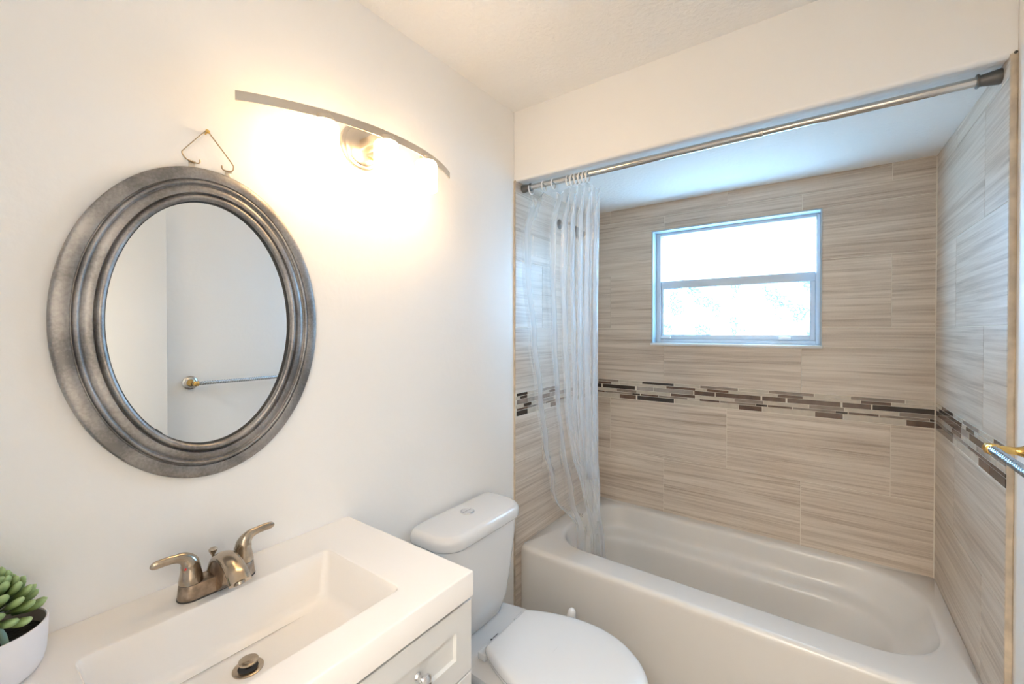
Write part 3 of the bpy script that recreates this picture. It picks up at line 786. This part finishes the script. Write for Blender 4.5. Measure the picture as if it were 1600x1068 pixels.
cabt = thing('vanity_cabinet', 'white shaker vanity cabinet with drawers under the basin', 'cabinet')
CF = 0.462
b = B(); zt_ = VZ - 0.0565
box(b, 0.001, CF, VY0 + 0.006, VY0 + 0.022, 0.095, zt_); box(b, 0.001, CF, VY1 - 0.022, VY1 - 0.006, 0.095, zt_)
box(b, 0.001, CF, VY0 + 0.022, VY1 - 0.022, 0.095, 0.111); box(b, 0.001, 0.009, VY0 + 0.022, VY1 - 0.022, 0.111, zt_)
box(b, CF - 0.016, CF, VY0 + 0.022, VY1 - 0.022, 0.111, zt_)
box(b, 0.001, CF - 0.07, VY0 + 0.02, VY1 - 0.02, 0.0, 0.095)
obj('carcass', b, M['cab'], cabt, smooth=False)
b = box(B(), CF - 0.004, CF + 0.001, VY0 + 0.010, VY1 - 0.010, 0.110, VZ - 0.0565); obj('gap_shade_sheet', b, M['dark'], cabt, smooth=False)  # dark sheet painted in for the shade between the fronts
def front(name, y0, y1, z0, z1, knob, fw=0.050):
    """shaker front facing +x: frame with a recessed flat panel and a small step"""
    b = B(); X0, X1 = CF + 0.0015, CF + 0.020
    g = 0.0012
    def rr(d, x): return [(x, y0 + d, z0 + d), (x, y1 - d, z0 + d), (x, y1 - d, z1 - d), (x, y0 + d, z1 - d)]
    loft(b, [rr(0, X0), rr(0, X1 - g), rr(g, X1), rr(fw, X1), rr(fw + 0.003, X1 - 0.0075), rr(fw + 0.02, X1 - 0.0075)])
    bmesh.ops.recalc_face_normals(b, faces=b.faces)
    o = obj(name, b, M['cab'], cabt, smooth=False)
    k = B(); ky, kz = knob
    lathe(k, [(0.009, 0), (0.009, 0.002), (0.0055, 0.006), (0.0055, 0.014), (0.012, 0.019), (0.0155, 0.024), (0.0150, 0.029), (0.010, 0.033), (0.001, 0.0345)], (X1 - 0.0075 if name == 'drawer' else X1, ky, kz), (1, 0, 0), 28)
    obj('knob', k, M['chrome'], o)
DY0, DY1 = -1.150, VY1 - 0.0005
front('drawer', DY0, DY1, 0.664, 0.8265, ((DY0 + DY1) / 2, 0.746))
front('drawer', DY0, DY1, 0.492, 0.660, ((DY0 + DY1) / 2, 0.576))
front('drawer', DY0, DY1, 0.115, 0.488, ((DY0 + DY1) / 2, 0.30))
front('door', VY0 + 0.008, DY0 - 0.004, 0.115, 0.8265, (DY0 - 0.03, 0.70))

# ------------------------------------------------------------------ faucet
def make_faucet():
    F = thing('faucet', 'brushed bronze centerset faucet with two lever handles behind the basin', 'faucet', loc=(0.081, -1.2040, VZ))
    def lay(L, Wd, z, n=12): return rrect(-Wd, Wd, -L, L, min(Wd, L) * 0.99, z, n)
    b = B()
    loft(b, [lay(0.0725, 0.0255, 0.0002), lay(0.0725, 0.0255, 0.003)]); obj('gasket', b, M['dark'], F)
    b = B()
    # deck plate rising to the two posts
    L_, W_ = 0.077, 0.0255
    def h(y):   # ridge height of the body across the deck
        a = abs(y)
        return 0.031 if a > 0.030 else 0.017 + 0.014 * (a / 0.030) ** 2
    rings = []
    rings.append(lay(0.0715, 0.0245, 0.002)); rings.append(lay(0.0715, 0.0245, 0.005))
    top = lay(0.069, 0.0205, 0); rings.append([(x, y, h(y) - 0.003) for x, y, z in lay(0.0695, 0.0225, 0)]); rings.append([(x * 0.97, y, h(y)) for x, y, z in lay(0.0685, 0.0212, 0)])
    rings.append([(x, y, h(y) + 0.0005) for x, y, z in lay(0.060, 0.012, 0)])
    loft(b, rings); obj('base', b, M['faucetd'], F, angle=50)
    # spout: arched body with a deep web underneath
    path = catmull([(-0.016, 0.003, 0.008), (-0.013, 0.003, 0.034), (0.004, 0.003, 0.060), (0.032, 0.003, 0.0715), (0.062, 0.003, 0.0675), (0.088, 0.003, 0.0550), (0.104, 0.003, 0.0410)], 8)
    b = B(); tube(b, path, lambda t: (0.0195 - 0.002 * math.sin(PI * t) + 0.0022 * t, 0.0135 - 0.004 * math.sin(PI * min(1, t * 1.0)) - 0.001 * t), 20, True, up=(0, 0, 1))
    obj('spout', b, M['faucet'], F, angle=60)
    b = B(); prof = [(-0.014, 0.006), (-0.011, 0.034), (0.005, 0.056), (0.030, 0.066), (0.054, 0.062), (0.066, 0.053), (0.056, 0.024), (0.034, 0.006)]
    loft(b, [[(x, y, z) for x, z in prof] for y in (-0.0125, 0.0125)]); obj('spout_web', b, M['faucetd'], F, angle=40)
    b = B(); lathe(b, [(0.0105, 0), (0.0105, 0.012), (0.009, 0.013)], (0.096, 0.003, 0.0470), (0.45, 0, -0.89), 24); obj('aerator', b, M['faucet'], F)
    b = B(); lathe(b, [(0.0025, 0.02), (0.0025, 0.056), (0.0045, 0.060), (0.0080, 0.067), (0.0083, 0.070), (0.006, 0.073), (0.001, 0.074)], (-0.026, 0, 0), (0, 0, 1), 20); obj('lift_rod', b, M['faucet'], F)
    for s in (-1, 1):
        b = B()
        # conical post blending into a lever that sweeps outward
        lathe(b, [(0.0212, 0.0325), (0.0212, 0.035), (0.0195, 0.045), (0.0175, 0.056), (0.0165, 0.064)], (0, s * 0.0485, 0), (0, 0, 1), 28)
        P_ = catmull([(0, s * 0.0485, 0.056), (0.001, s * 0.0515, 0.0735), (0.002, s * 0.062, 0.0860), (0.003, s * 0.078, 0.0905), (0.003, s * 0.094, 0.0915), (0.003, s * 0.106, 0.0910), (0.003, s * 0.1155, 0.0895)], 9)
        lev = [(0.0, 0.0172, 0.0172), (0.14, 0.0160, 0.0150), (0.30, 0.0118, 0.0102), (0.48, 0.0085, 0.0070), (0.66, 0.0084, 0.0062), (0.80, 0.0085, 0.0058), (0.90, 0.0072, 0.0048), (0.96, 0.0050, 0.0034), (1.0, 0.0016, 0.0012)]
        def lr_(t):
            for (p, a_, c_), (p2, a2, c2) in zip(lev[:-1], lev[1:]):
                if t <= p2:
                    k = (t - p) / (p2 - p); return (a_ + (a2 - a_) * k, c_ + (c2 - c_) * k)
            return lev[-1][1:]
        tube(b, P_, lr_, 18, True)
        hd = obj('handle', b, M['faucet'], F, angle=60)
        b = B(); lathe(b, [(0.0212, 0.0314), (0.0205, 0.0318), (0.0205, 0.0326)], (0, s * 0.0485, 0), (0, 0, 1), 28, False, False); obj('handle_gasket', b, M['dark'], hd)
        if s == -1:
            b = B(); lathe(b, [(0.003, 0.0), (0.0025, 0.0012)], (0.0105, -0.0605, 0.0655), (0.66, -0.74, 0.1), 12); obj('hot_marker', b, M['red'], hd)
    return F
make_faucet()

# ------------------------------------------------------------------ potted succulent
def make_plant():
    px, py = 0.086, -1.517
    T = thing('potted_succulent', 'green artificial succulent in a white pot on the vanity top', 'plant', loc=(px, py, VZ))
    b = B(); lathe(b, [(0.044, 0.0005), (0.049, 0.001), (0.054, 0.005), (0.0590, 0.014), (0.0625, 0.028), (0.0640, 0.048), (0.0650, 0.079), (0.0645, 0.0805), (0.0625, 0.0805), (0.0618, 0.078)], n=56, cap1=False); pot = obj('pot', b, M['pot'], T)
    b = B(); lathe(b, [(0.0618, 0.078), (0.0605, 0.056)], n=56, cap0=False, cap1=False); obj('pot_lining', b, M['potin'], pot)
    b = B(); lathe(b, [(0.0612, 0.058), (0.045, 0.060), (0.02, 0.062), (0.002, 0.062)], n=40, cap0=False); obj('soil', b, M['soil'], T)
    b = B(); tube(b, [(0.0, 0, 0.055), (0.002, 0.0, 0.08), (0, 0, 0.105)], 0.006, 10)
    tube(b, [(0.028, 0.018, 0.055), (0.026, 0.014, 0.078), (0.018, 0.008, 0.092)], 0.0042, 10)
    obj('stem', b, M['stem'], T)
    b = B(); col = b.loops.layers.color.new('Col')
    rnd = random.Random(11)
    GA = PI * (3 - math.sqrt(5))
    n = 76
    for i in range(n):
        f = (i + 0.5) / n                 # 0 top centre -> 1 outer bottom
        az = i * GA + rnd.uniform(-0.12, 0.12)
        el = math.radians(86 - 92 * f ** 0.85 + rnd.uniform(-6, 6))
        Lf = 0.021 + 0.020 * f ** 0.7 + rnd.uniform(-0.002, 0.002)
        wdt = 0.0060 + 0.0032 * f ** 0.6
        root = Vector((0.012 * f * math.cos(az), 0.010 * f * math.sin(az), 0.142 - 0.050 * f))
        d = Vector((math.cos(el) * math.cos(az), math.cos(el) * math.sin(az), math.sin(el)))
        side = d.cross(Vector((0, 0, 1))).normalized(); nor = side.cross(d).normalized()
        K = 9; m = 10; rings = []
        prof = [0.34, 0.50, 0.68, 0.86, 0.98, 1.04, 1.02, 0.80, 0.14]
        for k in range(K):
            t = k / (K - 1); c = root + d * (0.016 + Lf * (t - 0.035 * max(0, t - 0.85) / 0.15)) + nor * (0.006 * t * t * (1.0 if f > 0.25 else 0.3))
            r = prof[k] * wdt
            rings.append([c + side * (r * math.cos(2 * PI * q / m)) + nor * (r * 0.66 * math.sin(2 * PI * q / m)) for q in range(m)])
        before = len(b.faces)
        vs = loft(b, rings)
        b.faces.ensure_lookup_table()
        tone = rnd.uniform(-0.02, 0.03)
        for fc in b.faces[before:]:
            for lp in fc.loops:
                k = next((kk for kk, r in enumerate(vs) if lp.vert in r), 0); t = k / (K - 1)
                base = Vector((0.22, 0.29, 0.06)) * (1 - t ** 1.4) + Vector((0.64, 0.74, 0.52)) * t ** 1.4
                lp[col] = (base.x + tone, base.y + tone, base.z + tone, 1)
    bmesh.ops.recalc_face_normals(b, faces=b.faces)
    obj('foliage', b, M['leaf'], T, angle=80)
make_plant()

# ------------------------------------------------------------------ oval mirror
def make_mirror():
    cyy, cz = -1.1925, 1.4570
    T = thing('oval_mirror', 'oval mirror in a stepped pewter-coloured frame on the left wall', 'mirror', loc=(0, cyy, cz))
    A, H = 0.2495, 0.3435      # outer half axes
    b = B(); n = 128
    # (inset from outer edge, stand-off from the wall)
    prof = [(0.000, 0.002), (0.000, 0.0125), (0.0015, 0.0150), (0.004, 0.0160), (0.0255, 0.0200), (0.0265, 0.0193), (0.0272, 0.0160), (0.0286, 0.0160), (0.0296, 0.0200), (0.0312, 0.0242), (0.0336, 0.0264), (0.0358, 0.0262),
            (0.0374, 0.0240), (0.0382, 0.0212), (0.0396, 0.0206), (0.0440, 0.0232), (0.0510, 0.0250), (0.0562, 0.0246), (0.0578, 0.0205), (0.0590, 0.0190), (0.0606, 0.0215), (0.0634, 0.0252), (0.0668, 0.0264), (0.0704, 0.0248), (0.0730, 0.0205), (0.0738, 0.0150), (0.0738, 0.0080)]
    rings = [[(sx, (A - ins) * math.cos(2 * PI * k / n), (H - ins) * math.sin(2 * PI * k / n)) for k in range(n)] for ins, sx in prof]
    loft(b, rings, False, False); bmesh.ops.recalc_face_normals(b, faces=b.faces)
    fr = obj('frame', b, M['pewter'], T, angle=50)
    b = B(); loft(b, [[(sx, (A - 0.070) * math.cos(2 * PI * k / n), (H - 0.070) * math.sin(2 * PI * k / n)) for k in range(n)] for sx in (0.004, 0.0095)])
    obj('mirror_glass', b, M['mirror'], T, smooth=False)
    b = B(); loft(b, [[(sx, (A - ins) * math.cos(2 * PI * k / n), (H - ins) * math.sin(2 * PI * k / n)) for k in range(n)] for ins, sx in ((0.0737, 0.0165), (0.0752, 0.0150), (0.0752, 0.0097))], False, False)
    obj('inner_edge_shade', b, M['dark'], fr)  # dark ring paints in the shade of the recess around the glass
    # hanging hardware (local coords: y along wall, z up)
    L = lambda y, z: (0.0, y - cyy, z - cz)
    for (y, z) in ((-1.2235, 1.8080), (-1.1525, 1.8060)):
        yl, zl = y - cyy, z - cz
        b = B(); box(b, 0.006, 0.0075, yl - 0.006, yl + 0.006, zl - 0.022, zl + 0.004, 0.0004); 
        tube(b, [(0.0075, yl - 0.0065, zl + 0.0035), (0.0075, yl + 0.0065, zl + 0.0035)], 0.0022, 8)
        obj('hanger_tab', b, M['nickel'], T)
    b = B()
    pts = [L(-1.2085, 1.8185), L(-1.2090, 1.8125), L(-1.2130, 1.8095), L(-1.2235, 1.8095), L(-1.2350, 1.8130), L(-1.2420, 1.8230), L(-1.2370, 1.8330), L(-1.2030, 1.8790), L(-1.1975, 1.8850)]
    tube(b, catmull([(0.0085 + 0.004 * i / 8, p[1], p[2]) for i, p in enumerate(pts)], 5), 0.0013, 8)
    pts = [L(-1.1930, 1.8850), L(-1.1880, 1.8790), L(-1.1475, 1.8310), L(-1.1430, 1.8200), L(-1.1450, 1.8130), L(-1.1525, 1.8098), L(-1.1630, 1.8105), L(-1.1655, 1.8140), L(-1.1655, 1.8195)]
    tube(b, catmull([(0.0125 - 0.004 * i / 8, p[1], p[2]) for i, p in enumerate(pts)], 5), 0.0013, 8)
    obj('hanging_wire', b, M['wire'], T)
make_mirror()
b = B(); lathe(b, [(0.0018, -0.004), (0.0018, 0.012), (0.0045, 0.0125), (0.0045, 0.0145), (0.001, 0.016)], (0, -1.1952, 1.8830), (1, 0, 0.15), 14)
tag(obj('wall_hook', b, M['brass']), 'small brass nail in the wall above the oval mirror', 'nail')

# ------------------------------------------------------------------ vanity light
def make_light():
    cy0 = -0.800
    T = thing('vanity_light', 'curved bar vanity light with three lit glass shades on the left wall', 'lamp', loc=(0, cy0, 1.99))
    zb = lambda y: 0.0285 * y                     # the bar hangs slightly out of level
    b = B(); lathe(b, [(0.066, 0.0), (0.066, 0.006), (0.062, 0.010), (0.056, 0.011), (0.054, 0.014), (0.040, 0.020), (0.002, 0.022)], (0, 0.005, 0.0), (1, 0, 0), 48); obj('backplate', b, M['nickel'], T)
    b = box(B(), 0.015, 0.130, -0.012, 0.022, -0.016, 0.014, 0.003); obj('arm', b, M['nickel'], T)
    b = B(); lathe(b, [(0.003, 0.018), (0.003, 0.026), (0.006, 0.028), (0.006, 0.034), (0.002, 0.037)], (0.0, 0.036, -0.030), (1, 0, 0), 14); obj('finial', b, M['brass'], T)
    # arc in plan
    half, sag, xe = 0.348, 0.098, 0.036
    Rr = (half ** 2 + sag ** 2) / (2 * sag)
    xb = lambda y: xe + sag - Rr + math.sqrt(Rr * Rr - y * y)
    b = B(); rings = []
    for k in range(41):
        y = -half + 2 * half * k / 40; x = xb(y); d = Vector((-y, math.sqrt(Rr * Rr - y * y))).normalized()  # tangent ~ (dx,dy)
        nx, ny = math.sqrt(Rr * Rr - y * y) / Rr, y / Rr
        z = zb(y)
        rings.append([(x + nx * t, y + ny * t, z + h) for t, h in ((0.002, -0.011), (0.002, 0.011), (-0.002, 0.011), (-0.002, -0.011))])
    loft(b, rings); bmesh.ops.recalc_face_normals(b, faces=b.faces); obj('bar', b, M['nickel'], T, angle=30)
    for y in (-0.172, 0.0, 0.170):
        x = xb(y) - 0.004; z = zb(y)
        b = B(); lathe(b, [(0.019, -0.020), (0.021, -0.019), (0.021, -0.004), (0.016, 0.000)], (x, y, z), (0, 0, 1), 28)
        c = obj('socket_collar', b, M['nickel'], T)
        b = B(); lathe(b, [(0.020, -0.018), (0.030, -0.020), (0.0335, -0.025), (0.0345, -0.034), (0.0345, -0.108), (0.0335, -0.111), (0.031, -0.111), (0.0305, -0.105), (0.0305, -0.034), (0.020, -0.0215)], (x, y, z), (0, 0, 1), 36, False, False)
        lathe(b, [(0.0303, -0.100), (0.001, -0.100)], (x, y, z), (0, 0, 1), 36, False, True)
        s = obj('glass_shade', b, M['lamp'], c, angle=50); s['label'] = 'lit frosted glass shade'
make_light()

# ------------------------------------------------------------------ towel bar
def make_towel_bar():
    T = thing('towel_bar', 'twisted chrome towel bar with brass ends on the right wall', 'towel bar')
    z, xb = 1.172, 1.442
    for y in (-0.148, -0.772):
        b = B(); lathe(b, [(0.035, 0.0), (0.035, 0.004), (0.031, 0.008), (0.024, 0.011)], (XR, y, z), (-1, 0, 0), 32)
        pf = obj('rosette', b, M['steel'], T)
        b = B(); lathe(b, [(0.019, 0.009), (0.017, 0.016), (0.011, 0.026), (0.0085, 0.034), (0.0085, 0.058), (0.0115, 0.062), (0.0125, 0.072), (0.0115, 0.082), (0.004, 0.086)], (XR, y, z), (-1, 0, 0), 32)
        obj('post', b, M['brass'], T)
        s = -1 if y > -0.4 else 1
        b = B(); lathe(b, [(0.0085, 0.004), (0.0125, 0.006), (0.0135, 0.010), (0.0125, 0.014), (0.0085, 0.016)], (xb, y, z), (0, s, 0), 24)
        obj('end_ring', b, M['brass'], T)
    b = B(); n = 20; rings = []; m = 420
    for k in range(m + 1):
        y = -0.765 + (-0.156 + 0.765) * k / m; tw = y * 2 * PI / 0.045
        rings.append([(xb + (0.0084 + 0.0016 * math.cos(4 * (2 * PI * q / n) + 4 * tw)) * math.cos(2 * PI * q / n), y, z + (0.0084 + 0.0016 * math.cos(4 * (2 * PI * q / n) + 4 * tw)) * math.sin(2 * PI * q / n)) for q in range(n)])
    loft(b, rings); obj('bar', b, M['barm'], T, angle=60)
make_towel_bar()
# small screw head in the right wall corner above the tile edge
b = B(); lathe(b, [(0.0012, -0.003), (0.0012, 0.004), (0.0036, 0.0045), (0.0036, 0.006), (0.001, 0.007)], (1.5085, 0.0, 2.118), (0, -1, 0), 12)
tag(obj('wall_screw', b, M['bronze']), 'tiny dark screw at the top of the right tile edge', 'screw')
